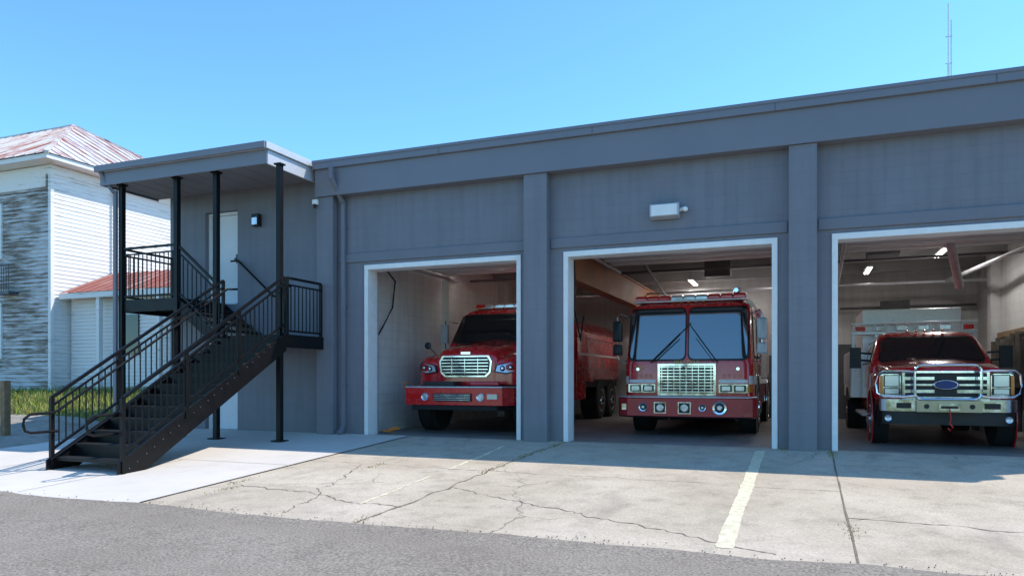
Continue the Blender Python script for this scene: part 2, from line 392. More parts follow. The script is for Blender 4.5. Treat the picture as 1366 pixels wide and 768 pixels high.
for a, b in (D1, D2, D3):
    for i in range(6):
        y = .42 + i*.56; mb.box(a+.02, b-.02, y, y+.54, 3.70, 3.745, 'panel')
        mb.box(a+.02, b-.02, y+.2, y+.235, 3.672, 3.699, 'panel')
    for x in (a+.02, b-.08):
        mb.box(x, x+.05, .36, 4.2, 3.58, 3.64, 'galv')
        mb.box(x, x+.05, .34, .40, 0.0, 3.57, 'galv')
    mb.cyl((a+.1, .5, 3.93), (b-.1, .5, 3.93), .05, 'galv', 10)
mb.obj('raised_overhead_doors', st, bevel=0.004)
mb = MB()
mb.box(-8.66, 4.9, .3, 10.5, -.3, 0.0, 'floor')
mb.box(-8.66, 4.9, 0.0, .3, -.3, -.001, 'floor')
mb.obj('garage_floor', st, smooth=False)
mb = MB()
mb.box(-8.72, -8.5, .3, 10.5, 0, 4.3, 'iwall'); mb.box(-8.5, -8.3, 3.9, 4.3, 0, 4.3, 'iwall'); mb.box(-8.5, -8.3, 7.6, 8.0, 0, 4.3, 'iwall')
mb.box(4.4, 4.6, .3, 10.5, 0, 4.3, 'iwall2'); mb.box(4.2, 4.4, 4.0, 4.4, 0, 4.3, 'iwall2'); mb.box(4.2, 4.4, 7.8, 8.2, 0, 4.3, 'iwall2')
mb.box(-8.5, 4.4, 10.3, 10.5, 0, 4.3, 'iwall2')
mb.obj('interior_walls', st)
mb = MB()
mb.box(-8.72, 4.6, .301, 10.49, 4.3, 4.36, 'ceil')
for y in (2.4, 4.8, 7.2, 9.4): mb.box(-8.5, 4.4, y, y+.14, 4.02, 4.299, 'ceil')
mb.box(-4.5, -4.2, .31, 10.29, 3.12, 3.72, 'brown'); mb.box(-4.54, -4.16, .312, 10.28, 3.721, 3.76, 'brown')
mb.box(-.12, .12, .31, 10.29, 3.7, 4.02, 'ceil')
for y in (9.3,):
    mb.box(-4.44, -4.26, y, y+.18, 0, 3.12, 'steel'); mb.box(-.09, .09, y, y+.18, 0, 3.7, 'steel')
mb.obj('ceiling_and_beams', st)
mb = MB()
for n_, (x, y) in enumerate(((-6.6, 3.4), (-6.2, 7.4), (-3.0, 9.4), (-1.3, 4.2), (-.4, 8.2), (2.2, 3.6), (2.9, 6.2), (1.6, 8.6))):
    mb.box(x-.08, x+.08, y-.62, y+.62, 3.97, 4.01, 'white'); mb.cyl((x-.03, y-.58, 3.955), (x-.03, y+.58, 3.955), .017, 'tube', 8); mb.cyl((x+.04, y-.58, 3.955), (x+.04, y+.58, 3.955), .017, 'tube', 8)
    for dy in (-.5, .5): mb.cyl((x, y+dy, 4.01), (x, y+dy, 4.3), .006, 'steel', 6)
    e_ = {0: 26, 2: 40, 4: 26, 6: 50}.get(n_)
    if e_:
        l = bpy.data.lights.new('tube_light', 'AREA'); l.shape = 'RECTANGLE'; l.size = .16; l.size_y = 1.2; l.energy = e_; l.color = (1, .98, .95)
        lo = bpy.data.objects.new('tube_light', l); lo.location = (x, y, 3.92); scene.collection.objects.link(lo); lo.parent = st
mb.obj('fluorescent_fixtures', st)
mb = MB()
mb.tube([(-8.44, 1.0, 3.6), (-8.42, 1.5, 3.3), (-8.4, 1.35, 2.7), (-8.4, .95, 2.25), (-8.4, .75, 2.05)], .018, 'blk')
mb.tube([(-4.1, .9, 3.6), (-4.05, .85, 2.9), (-4.1, .95, 2.5), (-4.08, 1.3, 1.9), (-4.1, 1.6, 2.4)], .018, 'blk')
mb.cyl((2.6, 3.3, 3.75), (2.95, 4.4, 3.0), .08, 'galv', 14)
mb.cyl((2.6, 3.3, 3.75), (2.2, 3.0, 4.25), .08, 'galv', 14)
mb.cyl((3.4, 8.5, 3.6), (4.1, 1.5, 3.6), .05, 'galv', 10)
mb.cyl((1.0, 9.9, 3.1), (4.3, 9.9, 3.1), .035, 'steel', 10)
mb.cyl((-8.3, 5.2, 3.75), (4.3, 5.2, 3.75), .03, 'steel', 10)
mb.cyl((-8.3, 8.6, 3.6), (4.3, 8.6, 3.6), .04, 'galv', 10)
mb.cyl((.7, .9, 3.6), (.9, 9.9, 3.6), .04, 'galv', 10); mb.cyl((-3.6, 9.9, 3.2), (-3.3, 3.0, 3.85), .03, 'steel', 8)
mb.box(2.0, 2.7, 9.6, 9.8, 2.75, 3.25, 'blk'); mb.box(.9, 1.9, 9.9, 10.29, 0, 2.1, 'steel'); mb.box(3.0, 3.5, 9.95, 10.29, 1.4, 2.3, 'wood')
mb.box(-3.9, -2.9, 9.7, 10.29, 0, 2.0, 'steel'); mb.box(-.9, -.3, 9.6, 10.29, 0, 1.8, 'steel')
mb.box(1.3, 1.9, 4.5, 5.1, 3.75, 4.15, 'steel'); mb.box(-2.2, -1.6, 5.5, 6.0, 3.6, 4.05, 'steel'); mb.box(-6.3, -5.7, 5.6, 6.1, 3.6, 4.05, 'steel')
mb.box(3.6, 4.38, 6.0, 6.8, 0, 1.1, 'steel'); mb.box(3.9, 4.38, 2.6, 3.8, .0, .9, 'maroon')
for i in range(14):
    y = 2.6 + i*.42
    if 3.9 < y < 4.5 or 7.7 < y < 8.3: continue
    w = random.uniform(.12, .19); zt = random.uniform(2.0, 2.15)
    mb.loft([[(4.38-d, y+sx*ww, z) for (d, sx) in ((0, -1), (.16, -.8), (.22, 0), (.16, .8), (0, 1))] for z, ww in ((.95, w*.9), (1.3, w*1.1), (1.8, w), (zt-.05, w*.6), (zt, w*.2))], 'coat')
mb.box(4.32, 4.39, 2.3, 8.8, 2.1, 2.22, 'wood')
mb.tube([(-8.1+.12*math.cos(t)+.02*t, 0.5+.1*math.sin(t), .03+.006*t) for t in [i*.5 for i in range(36)]], .016, 'amber')
mb.obj('interior_fittings', st)
for nm, z0 in (('upper_entry_door', 2.78), ('lower_entry_door', 0.0)):
    mb = MB(); mb.box(-12.36, -11.56, .17, .22, z0+.02, z0+1.99, 'doorwhite')
    mb.box(-12.415, -12.362, .10, .26, z0, z0+2.05, 'doorwhite'); mb.box(-11.558, -11.505, .10, .26, z0, z0+2.05, 'doorwhite'); mb.box(-12.362, -11.558, .10, .26, z0+1.995, z0+2.05, 'doorwhite')
    mb.box(-12.40, -11.52, -.02, .26, z0-.02, z0+.015, 'galv')
    mb.cyl((-11.66, .17, z0+1.0), (-11.66, .1, z0+1.0), .03, 'steel', 12); mb.box(-11.70, -11.62, .165, .17, z0+.92, z0+1.12, 'steel')
    mb.obj(nm, st, bevel=0.004)
mb = MB()
mb.prism([(-.18, 4.10), (-.18, 3.90), (-.05, 3.86), (-.001, 3.92), (-.001, 4.12), (-.05, 4.14)], 'x', -2.42, -1.93, 'galv'); mb.poly([(-2.39, -.184, 3.91), (-1.96, -.184, 3.91), (-1.96, -.184, 4.09), (-2.39, -.184, 4.09)], 'white')
mb.cyl((-1.93, -.05, 4.0), (-1.86, -.08, 4.02), .03, 'white', 12); mb.lathe_y((-1.83, -.14, 4.0), [(0, .03), (.02, .045), (.1, .03)], 'white', 14)
mb.obj('wall_floodlight', st, bevel=0.008)
mb = MB(); mb.box(-11.02, -10.84, -.12, -.001, 4.42, 4.68, 'blk'); mb.box(-11.0, -10.86, -.135, -.121, 4.44, 4.6, 'lens'); mb.obj('porch_light', st, bevel=0.01)
mb = MB(); mb.box(-9.33, -9.21, -.26, -.201, 4.70, 4.80, 'white'); mb.cyl((-9.27, -.25, 4.70), (-9.27, -.25, 4.62), .045, 'blk', 14, .02); mb.obj('security_camera', st, bevel=0.005)
mb = MB()
mb.obox((-8.80, -.34, 5.38), (-8.80, -.34, 5.16), .09, .07, 'trim'); mb.obox((-8.80, -.34, 5.18), (-8.70, -.10, 4.72), .09, .07, 'trim')
mb.obox((-8.70, -.06, 4.76), (-8.70, -.06, .12), .09, .08, 'trim'); mb.obox((-8.70, -.06, .15), (-8.70, -.22, .03), .09, .07, 'trim')
for z in (1.0, 2.6, 4.2): mb.box(-8.77, -8.63, -.105, -.001, z, z+.03, 'trim')
mb.obj('downspout', st, bevel=0.008)
mb = MB()
CX0, CX1, CY = -13.76, -9.39, -1.55
mb.box(CX0+.04, CX1-.04, CY+.04, -.062, 5.24, 5.28, 'soffit')
for i in range(10): mb.box(CX0+.3+i*.42, CX0+.306+i*.42, CY+.05, -.07, 5.2365, 5.2395, 'steel')
mb.box(CX0+.02, CX1-.02, CY+.02, -.062, 5.281, 5.52, 'fascia')
mb.box(CX0, CX1, CY, CY+.035, 5.20, 5.47, 'fascia'); mb.box(CX0, CX0+.035, CY+.036, -.07, 5.20, 5.47, 'fascia'); mb.box(CX1-.035, CX1, CY+.036, -.07, 5.20, 5.47, 'fascia_sunlit')  # right board takes the lightened copy, its sunlight painted in
mb.box(CX0-.05, CX1+.05, CY-.06, -.064, 5.475, 5.60, 'fascia_sunlit')
mb.box(CX0-.05, CX1+.03, CY-.11, CY-.062, 5.47, 5.595, 'fascia')
mb.obox((-13.72, -1.58, 5.46), (-13.50, -1.44, 5.05), .08, .06, 'trim'); mb.obox((-13.47, -1.42, 5.1), (-13.47, -1.42, .1), .08, .06, 'trim')
mb.obj('porch_canopy', st, bevel=0.008)
mb = MB(); mb.box(-12.8, -11.7, 2.6, 3.6, 5.551, 6.05, 'white'); mb.box(-12.85, -11.65, 2.55, 3.65, 6.051, 6.12, 'white'); ru = mb.obj('rooftop_unit', bevel=0.02); ru.location = (-.9, -1.2, .1)
mb = MB(); mb.cyl((0,0,0), (0,0,1.5), .02, 'white', 10); mb.cyl((0,0,1.5), (0,0,2.62), .012, 'white', 8)
mb.cyl((.045,.0,.9), (.045,0,2.3), .008, 'galv', 8)
for z in (.6, 1.0, 1.5, 2.0): mb.cyl((-.05,0,z), (.06,0,z), .008, 'galv', 8)
a = mb.obj('radio_antenna'); a.location = (2.53, 3.0, 5.5)

# ------------------------------------------------------------ exterior staircase
sp = empty('metal_staircase')
PY = -1.35; ZL, ZU = 1.97, 2.78
mb = MB()
for x in (-9.25, -10.8, -11.83, -13.36):
    z = gz(x, PY); mb.box(x-.05, x+.05, PY-.05, PY+.05, z, 5.24, 'black'); mb.box(x-.12, x+.12, PY-.12, PY+.12, z+.01, z+.035, 'black'); mb.box(x-.08, x+.08, PY-.08, PY+.08, 5.20, 5.233, 'black')
mb.obj('posts', sp, bevel=0.006)
mb = MB()
def deck(x0, x1, z):
    mb.box(x0, x1, PY+.06, -.03, z-.04, z, 'tread')
    mb.box(x0-.03, x1+.03, PY-.005, PY+.055, z-.24, z+.012, 'black'); mb.box(x1-.02, x1+.03, PY+.056, -.02, z-.24, z+.012, 'black'); mb.box(x0-.03, x0+.02, PY+.056, -.02, z-.24, z+.012, 'black')
    for i in range(4):
        yy = PY+.3+i*.3; mb.box(x0+.03, x1-.03, yy, yy+.04, z-.16, z-.041, 'black')
deck(-10.75, -9.12, ZL); deck(-13.4, -11.85, ZU)
mb.obj('landings', sp, bevel=0.004)
y1 = -4.88; z1 = gz(-9.8, y1)+.012
NR = 12; run = (PY - y1)/(NR-0.3); rise = (ZL - z1)/NR
sl = (ZL - z1)/(PY - y1)
mb = MB()
SX0, SX1 = -10.57, -9.10
for x in (SX0, SX1):
    mb.prism([(y1-.14, z1), (y1-.14, z1+.15), (PY-.0, ZL+.05), (PY-.0, ZL-.30), (y1+.32, z1)], 'x', x-.008, x+.008, 'black')
    s = 1 if x < -10 else -1
    mb.obox((x+s*.035, y1-.1, z1+.15), (x+s*.035, PY, ZL+.03), .06, .012, 'black'); mb.obox((x+s*.035, y1+.34, z1+.02), (x+s*.035, PY, ZL-.29), .06, .012, 'black')
for i in range(1, NR):
    z = z1 + rise*i; y = y1 + run*(i-1)
    mb.box(SX0+.01, SX1-.01, y-.02, y+run+.005, z-.045, z, 'tread'); mb.box(SX0+.012, SX1-.012, y-.024, y-.021, z-.05, z+.001, 'black')
    mb.box(SX0+.012, SX1-.012, y+run-.02, y+run-.01, z, z+rise-.05, 'black')
for i in range(NR):
    y = y1+.05+i*run; z = z1 + (y-y1)*sl + .04
    for dy in (0, .14): mb.cyl((SX1+.008, y+dy, z+dy*sl), (SX1+.02, y+dy, z+dy*sl), .011, 'steel', 8)
for i in range(1, 5):
    z = ZL + (ZU-ZL)*i/5; x = -10.8 - (1.03)*(i-1)/4
    mb.box(x-.27, x+.01, PY+.06, -.065, z-.045, z, 'tread')
mb.prism([(-11.86, ZU-.24), (-11.86, ZU+.03), (-10.78, ZL+.06), (-10.78, ZL-.22)], 'y', PY+.0, PY+.02, 'black')
mb.prism([(-11.86, ZU-.24), (-11.86, ZU+.03), (-10.78, ZL+.06), (-10.78, ZL-.22)], 'y', -.06, -.04, 'black')
mb.obj('flights', sp, bevel=0.002, seg=1)
mb = MB()
def rail(p0, p1, zb0, zb1, zt0, zt1, gap=.11, posts=True):
    p0 = Vector(p0); p1 = Vector(p1); L = (p1-p0).length; n = max(2, int(L/gap))
    P = lambda t, a, b: (p0.x+(p1.x-p0.x)*t, p0.y+(p1.y-p0.y)*t, a+(b-a)*t)
    mb.obox(P(0, zt0, zt1), P(1, zt0, zt1), .045, .045, 'black'); mb.obox(P(0, zb0, zb1), P(1, zb0, zb1), .035, .035, 'black')
    mb.obox(P(0, zt0-.13, zt1-.13), P(1, zt0-.13, zt1-.13), .03, .03, 'black')
    for i in range(1, n):
        t = i/n; x, y, _ = P(t, 0, 0); a = zb0+(zb1-zb0)*t; b = zt0+(zt1-zt0)*t-.13
        mb.box(x-.008, x+.008, y-.008, y+.008, a, b, 'black')
    if posts:
        for t in (0, 1):
            x, y, _ = P(t, 0, 0); a = zb0+(zb1-zb0)*t; b = zt0+(zt1-zt0)*t
            mb.box(x-.025, x+.025, y-.025, y+.025, a-.18, b, 'black')
rail((-13.36, PY, 0), (-11.83, PY, 0), ZU+.08, ZU+.08, ZU+1.09, ZU+1.09, posts=False)
rail((-13.36, PY+.05, 0), (-13.36, -.04, 0), ZU+.08, ZU+.08, ZU+1.09, ZU+1.09)
rail((-11.78, PY, 0), (-10.85, PY, 0), ZU+.10, ZL+.18, ZU+1.05, ZL+1.1)
rail((-9.12, PY+.05, 0), (-9.12, -.26, 0), ZL+.08, ZL+.08, ZL+1.09, ZL+1.09)
for x in (SX0, SX1):
    rail((x, y1-.05, 0), (x, PY-.06, 0), z1+.30, ZL+.2, z1+1.09, ZL+1.09)
    for t in (0.0, .33, .66):
        y = y1-.05 + (PY-y1)*t; zb = z1 + (ZL-z1)*t; mb.box(x-.028, x+.028, y-.028, y+.028, zb if t else z1, zb+1.08, 'black')
    s = 1 if x < -10 else -1
    hx = x + s*.09
    def hz(y): return z1+.92 + (y-y1)*sl
    mb.tube([(hx, PY+.22, hz(PY)+.03), (hx, PY-.05, hz(PY)), (hx, y1, hz(y1)-.02), (hx, y1-.10, hz(y1)-.06), (hx, y1-.45, hz(y1)-.07), (hx, y1-.53, hz(y1)-.13), (hx, y1-.55, hz(y1)-.22), (hx, y1-.52, hz(y1)-.31), (hx, y1-.44, hz(y1)-.34), (hx, y1-.02, hz(y1)-.34), (x, y1-.02, hz(y1)-.34)], .021, 'black')
    for t in (.05, .3, .6, .95):
        y = y1 + (PY-y1)*t; mb.cyl((x, y, hz(y)-.05), (hx, y, hz(y)), .01, 'black', 6)
mb.tube([(-11.6, -.09, ZU+.92), (-11.4, -.09, ZU+.92), (-10.45, -.09, ZL+.92), (-10.2, -.09, ZL+.9)], .022, 'black')
for x in (-11.4, -10.4): mb.cyl((x, 0, ZL+.95+( .75 if x < -11 else 0)), (x, -.09, ZL+.9+(.8 if x < -11 else 0)), .012, 'black', 6)
mb.obj('railings', sp, bevel=0.0)

# ------------------------------------------------------------ old house
hs = empty('wooden_house')
HX0, HX1, HY0, HY1, HB, HE = -33.0, -23.0, 4.06, 13.6, 0.3, 8.2
mb = MB()
mb.box(HX0, HX1-.03, HY0+.03, HY1, HB, HE, 'clapF')
n = 54; bh = (HE-.75)/n
for i in range(n):
    z = .75+i*bh
    j = random.uniform(-.006, .006)
    mb.prism([(HY0-.03+j, z), (HY0+.012, z+bh), (HY0+.028, z+bh), (HY0+.028, z)], 'x', HX0, HX1-.08, 'clapF')
    mb.prism([(HX1+.012+j*.5, z), (HX1-.006, z+bh), (HX1-.029, z+bh), (HX1-.029, z)], 'y', HY0+.10, HY1, 'clapS')
mb.obj('walls', hs)
mb = MB()
mb.box(HX1-.09, HX1+.04, HY0-.04, HY0+.09, .7, HE, 'clapS')
mb.box(HX1-.2, HX1+.045, HY0-.05, HY1, HE-.32, HE-.02, 'clapS'); mb.box(HX0, HX1-.201, HY0-.045, HY0+.02, HE-.74, HE-.03, 'clapS')
o = .55
mb.box(HX0-o, HX1+o, HY0-o, HY1+o, HE, HE+.16, 'clapS')
mb.obj('eaves_and_corner_boards', hs, bevel=.01)
mb = MB()
A = (HX1+o+.05, HY0-o-.05, HE+.17); B = (HX1+o+.05, HY1+o+.05, HE+.17); C = (HX0-o, HY1+o+.05, HE+.17); Dd = (HX0-o, HY0-o-.05, HE+.17)
ym = (HY0+HY1)/2; P1 = (-28.2, ym, 11.65); P2 = (-33.0, ym, 11.65)
mb.poly([A, P1, P2, Dd], 'roofF'); mb.poly([A, B, P1], 'roofS'); mb.poly([B, C, P2, P1], 'roofF'); mb.poly([C, Dd, P2], 'roofS')
for i in range(1, 22):
    t = i/22; y = A[1]+(B[1]-A[1])*t; k = 1-abs(2*t-1)
    mb.obox((A[0], y, A[2]+.01), (A[0]+(P1[0]-A[0])*k, y, A[2]+(P1[2]-A[2])*k+.01), .05, .05, 'roofS')
for i in range(1, 22):
    x = A[0]-i*.5; k = min(1, (A[0]-x)/(A[0]-P1[0]))
    mb.obox((x, A[1], A[2]+.01), (x, A[1]+(ym-A[1])*k, A[2]+(P1[2]-A[2])*k+.01), .05, .05, 'roofF')
mb.obox(A, P1, .14, .09, 'roofS'); mb.obox(B, P1, .14, .09, 'roofS'); mb.obox(P1, P2, .14, .09, 'roofS')
mb.obj('roof', hs)
mb = MB()
for (x, z) in ((-25.9, 5.3), (-29.5, 5.3), (-25.9, 1.9), (-29.5, 1.9)):
    mb.box(x-.55, x+.55, HY0-.07, HY0+.02, z-.1, z+1.8, 'clapS'); mb.box(x-.43, x+.43, HY0-.085, HY0-.071, z+.02, z+1.68, 'glass'); mb.box(x-.43, x+.43, HY0-.10, HY0-.086, z+.83, z+.88, 'clapS')
mb.box(-25.3, -24.55, HY0-.35, HY0-.03, 3.95, 4.05, 'steel')
for i in range(7): mb.box(-25.3+i*.12, -25.28+i*.12, HY0-.35, HY0-.33, 4.05, 4.9, 'steel')
mb.box(-25.3, -24.55, HY0-.36, HY0-.32, 4.9, 4.94, 'steel')
mb.cyl((HX1+.12, HY0+2.3, .8), (HX1+.12, HY0+2.3, HE-.1), .05, 'clapS', 8)
mb.obj('windows', hs, bevel=.008)
mb = MB()
mb.box(-22.96, -15.8, 4.75, 9.6, .3, 3.9, 'clapS')
n = 26
for i in range(n):
    z = .75 + i*.12; mb.prism([(4.70, z), (4.735, z+.12), (4.749, z+.12), (4.749, z)], 'x', -22.9, -15.8, 'clapS')
mb.poly([(-22.9, 4.25, 3.95), (-15.4, 4.25, 3.95), (-15.4, 6.2, 4.85), (-22.9, 6.2, 4.85)], 'roofL'); mb.poly([(-22.9, 6.2, 4.85), (-15.4, 6.2, 4.85), (-15.4, 9.9, 3.95), (-22.9, 9.9, 3.95)], 'roofL')
for i in range(1, 17): mb.obox((-22.9+i*.45, 4.25, 3.96), (-22.9+i*.45, 6.2, 4.86), .04, .04, 'roofL')
mb.box(-22.9, -15.5, 4.27, 4.33, 3.76, 3.94, 'clapS')
for x in (-21.2, -18.6): mb.box(x-.07, x+.07, 4.33, 4.47, .7, 3.85, 'clapS')
mb.box(-20.6, -19.8, 4.66, 4.74, 1.9, 3.2, 'glass')
mb.obj('side_wing', hs)
mb = MB()
mb.box(-.07, .07, -.07, .07, -.3, 1.15, 'wood'); p = mb.obj('wooden_post', bevel=.012); p.location = (-15.6, -2.3, gz(-15.6, -2.3))

# ------------------------------------------------------------ vehicles
def rrect(hw, yf, yb, r, z, n=6):
    pts = []
    for (cx, cy, a0) in ((hw-r, yf+r, -90), (hw-.1, yb-.1, 0), (-hw+.1, yb-.1, 90), (-hw+r, yf+r, 180)):
        rr = r if cy == yf+r else .1
        for i in range(n+1):
            a = R(a0 + 90*i/n); pts.append((cx+rr*math.cos(a), cy+rr*math.sin(a), z))
    return pts
class Cab:
    def __init__(s, secs, yb): s.s = secs; s.yb = yb
    def at(s, z):
        S = s.s
        for a, b in zip(S, S[1:]):
            if z <= b[0]:
                t = clamp((z-a[0])/(b[0]-a[0]), 0, 1); return [a[i]+(b[i]-a[i])*t for i in range(1, 4)]
        return list(S[-1][1:])
    def fy(s, x, z):
        yf, hw, r = s.at(z); d = abs(x)-(hw-r)
        return yf if d <= 0 else yf + r - math.sqrt(max(0, r*r - min(d, r)**2))
    def build(s, mb, k): mb.loft([rrect(hw, yf, s.yb, r, z) for z, yf, hw, r in s.s], k)
    def patch(s, mb, x0, x1, z0, z1, off, k, n=16, x0t=None, x1t=None, rc=.08):
        x0t = x0 if x0t is None else x0t; x1t = x1 if x1t is None else x1t
        rows = []; m = 14
        for j in range(m+1):
            t = (1-math.cos(math.pi*j/m))/2; z = z0+(z1-z0)*t
            e = min(t, 1-t)*(z1-z0); ins = rc - math.sqrt(max(0, rc*rc-(rc-min(e, rc))**2)) if e < rc else 0
            a = x0+(x0t-x0)*t+ins; b = x1+(x1t-x1)*t-ins
            rows.append([(a+(b-a)*i/n, s.fy(a+(b-a)*i/n, z)-off, z) for i in range(n+1)])
        mb.loft(rows, k, closed=False, cap=False)
    def side(s, mb, sgn, ya, yb, z0, z1, off, k, yat=None):
        yat = ya if yat is None else yat
        rows = []
        for j in range(5):
            t = j/4; z = z0+(z1-z0)*t; hw = s.at(z)[1]+off; rows.append([(sgn*hw, ya+(yat-ya)*t, z), (sgn*hw, yb, z)])
        mb.loft(rows, k, closed=False, cap=False)
def rsec(hw, z0, z1, r, y, n=6, crown=0.0, cx=0.0):
    pts = [(cx-hw, y, z0)]
    for i in range(n+1):
        a = R(180-90*i/n); pts.append((cx-hw+r+r*math.cos(a), y, z1-r+r*math.sin(a)))
    for i in range(1, 6):
        t = i/6; pts.append((cx-(hw-r)+2*(hw-r)*t, y, z1+crown*math.sin(math.pi*t)))
    for i in range(n+1):
        a = R(90-90*i/n); pts.append((cx+hw-r+r*math.cos(a), y, z1-r+r*math.sin(a)))
    pts.append((cx+hw, y, z0)); return pts
def wheel(mb, x, y, r, w, sgn, hub='chrome'):
    mb.lathe_x((x, y, r), [(-w/2, r*.62), (-w/2, r*.9), (-w/2+.03, r*.98), (-w/2+.06, r), (w/2-.06, r), (w/2-.03, r*.98), (w/2, r*.9), (w/2, r*.62)], 'rubber', 36)
    xo = x+sgn*(w/2)
    mb.lathe_x((xo, y, r), [(-sgn*.08, r*.58), (sgn*.006, r*.62), (sgn*.012, r*.56), (-sgn*.05, r*.5), (-sgn*.05, r*.28), (sgn*.03, r*.24), (sgn*.06, r*.16), (sgn*.07, r*.02)], hub, 28)
    for i in range(8):
        a = i*math.pi/4; mb.cyl((xo-sgn*.05, y+r*.39*math.cos(a), r+r*.39*math.sin(a)), (xo-sgn*.03, y+r*.39*math.cos(a), r+r*.39*math.sin(a)), r*.045, 'steel', 8)
    for i in range(40):
        a = i*2*math.pi/40
        mb.obox((x-w/2+.03, y+r*math.cos(a), r+r*math.sin(a)), (x+w/2-.03, y+r*math.cos(a+.05), r+r*math.sin(a+.05)), .03, .02, 'rubber')

# ---- fire engine (flat front)
v = empty('fire_engine', (-2.14, 1.75, 0))
cab = Cab([(.62,.46,1.25,.14), (1.42,.45,1.26,.18), (1.5,.455,1.25,.22), (2.5,.60,1.21,.24), (2.62,.65,1.17,.26), (2.71,.8,1.02,.28)], 3.3)
mb = MB(); cab.build(mb, 'red'); mb.obj('cab', v, bevel=0)
mb = MB()
cab.patch(mb, -1.19, -.015, 1.49, 2.58, .008, 'blk', rc=.12); cab.patch(mb, .015, 1.19, 1.49, 2.58, .008, 'blk', rc=.12)
cab.patch(mb, -1.15, -.04, 1.53, 2.54, .02, 'glassb', rc=.1); cab.patch(mb, .04, 1.15, 1.53, 2.54, .02, 'glassb', rc=.1)
for sg in (-1, 1):
    cab.side(mb, sg, .85, 1.75, 1.55, 2.4, .008, 'blk'); cab.side(mb, sg, .9, 1.7, 1.6, 2.35, .014, 'glass'); cab.side(mb, sg, 2.05, 3.0, 1.55, 2.4, .008, 'blk'); cab.side(mb, sg, 2.1, 2.95, 1.6, 2.35, .014, 'glass')
    cab.side(mb, sg, .62, 3.28, 1.02, 1.2, .006, 'stripe'); cab.side(mb, sg, 1.90, 1.915, .65, 2.5, .007, 'blk')
    cab.patch(mb, *sorted((sg*1.18, sg*1.255)), 1.03, 1.19, .008, 'stripe', rc=.01)
mb.obj('windows', v)
mb = MB()
mb.box(-.57, .57, .38, .46, .80, 1.44, 'chrome'); mb.box(-.52, .52, .372, .381, .85, 1.39, 'blk')
for i in range(9):
    x = -.48+i*.12; mb.box(x-.008, x+.008, .352, .375, .85, 1.39, 'chrome')
for i in range(9):
    z = .878+i*.061; mb.box(-.52, .52, .354, .3745, z-.011, z+.011, 'chrome')
for sg in (-1, 1):
    a, b = min(sg*.62, sg*1.17), max(sg*.62, sg*1.17)
    mb.box(a, b, .40, .50, .86, 1.03, 'chrome')
    for cx in (.76, 1.02):
        mb.box(sg*cx-.11, sg*cx+.11, .388, .401, .88, 1.01, 'blk'); mb.box(sg*cx-.08, sg*cx+.08, .376, .389, .90, .99, 'lens')
    cab.patch(mb, *sorted((sg*.62, sg*1.16)), 1.055, 1.12, .012, 'stripe', rc=.01)
    cab.patch(mb, *sorted((sg*1.14, sg*1.25)), .87, 1.02, .02, 'amber', rc=.02)
    for j in range(4):
        mb.box(sg*(.72+.10*j)-.03, sg*(.72+.10*j)+.03, .436, .449, 1.17, 1.185, 'maroon'); mb.box(sg*(.72+.10*j)-.03, sg*(.72+.10*j)+.03, .436, .449, 1.21, 1.225, 'maroon')
    mb.lathe_y((sg*.98, .43, 1.33), [(0,.01),(0,.035),(.02,.045)], 'chrome', 16)
mb.obj('grille_and_headlights', v, bevel=.003)
mb = MB()
mb.prism([(-1.34,.30),(-1.27,.12),(-1.1,.0),(1.1,.0),(1.27,.12),(1.34,.30),(1.34,.62),(-1.34,.62)], 'z', .40, .76, 'maroon')
mb.prism([(-1.35,.30),(-1.28,.11),(-1.105,-.015),(1.105,-.015),(1.28,.11),(1.35,.30),(1.35,.64),(-1.35,.64)], 'z', .762, .79, 'alu')
mb.prism([(-1.345,.30),(-1.275,.115),(-1.103,-.008),(1.103,-.008),(1.275,.115),(1.345,.30),(1.345,.63),(-1.345,.63)], 'z', .375, .399, 'blk')
mb.obj('bumper', v, bevel=.012)
mb = MB()
for cx, r, sq in ((-.78, .085, 0), (-.45, .09, 1), (.02, .095, 1), (.36, .07, 0), (.68, .13, 0)):
    if sq:
        mb.box(cx-r-.03, cx+r+.03, -.023, -.001, .57-r-.02, .57+r+.02, 'chrome'); mb.lathe_y((cx, -.04, .57), [(0, .01), (0, r-.03), (.018, r-.01)], 'lens', 24)
        mb.box(cx-r-.008, cx+r+.008, -.029, -.0235, .57-r-.002, .57+r+.002, 'blk')
    else:
        mb.lathe_y((cx, -.03, .58), [(0, r*.75), (-.01, r), (.029, r)], 'chrome', 28); mb.lathe_y((cx, -.042, .58), [(0, .01), (0.0, r*.5), (.01, r*.72)], 'blk', 24); mb.lathe_y((cx, -.05, .58), [(0, .01), (0.0, r*.3), (.01, r*.4)], 'lens', 24)
mb.box(-1.22, -1.0, .02, .06, .52, .64, 'chrome')
mb.tube([(1.1, -.01, .45), (1.1, -.08, .43), (1.1, -.01, .41)], .012, 'chrome')
mb.obj('bumper_lights_and_siren', v, bevel=.003)
mb = MB()
for (bx, tx) in ((-.72, -.14), (.60, .18)):
    b0 = Vector((bx, cab.fy(bx, 1.48)-.05, 1.46)); t0 = Vector((tx, cab.fy(tx, 2.05)-.05, 2.04))
    mb.tube([b0, b0.lerp(t0, .5)+Vector((0,-.03,0)), t0], .012, 'blk')
    d = Vector((tx-bx, 0, .58)).normalized(); mb.obox(t0 - d*.42, t0 + d*.30+Vector((0,.045,0)), .02, .02, 'blk')
    mb.tube([b0+Vector((.07*(1 if bx<0 else -1),0,0)), t0-Vector((0,0,.1))], .007, 'blk')
for sg in (-1, 1):
    x = sg*1.42
    mb.tube([(sg*1.2, .72, 2.42), (sg*1.38, .55, 2.48), (x, .5, 2.4), (x, .5, 1.6), (sg*1.36, .55, 1.48), (sg*1.22, .66, 1.5)], .014, 'chrome')
mb.obj('wipers_and_mirror_arms', v)
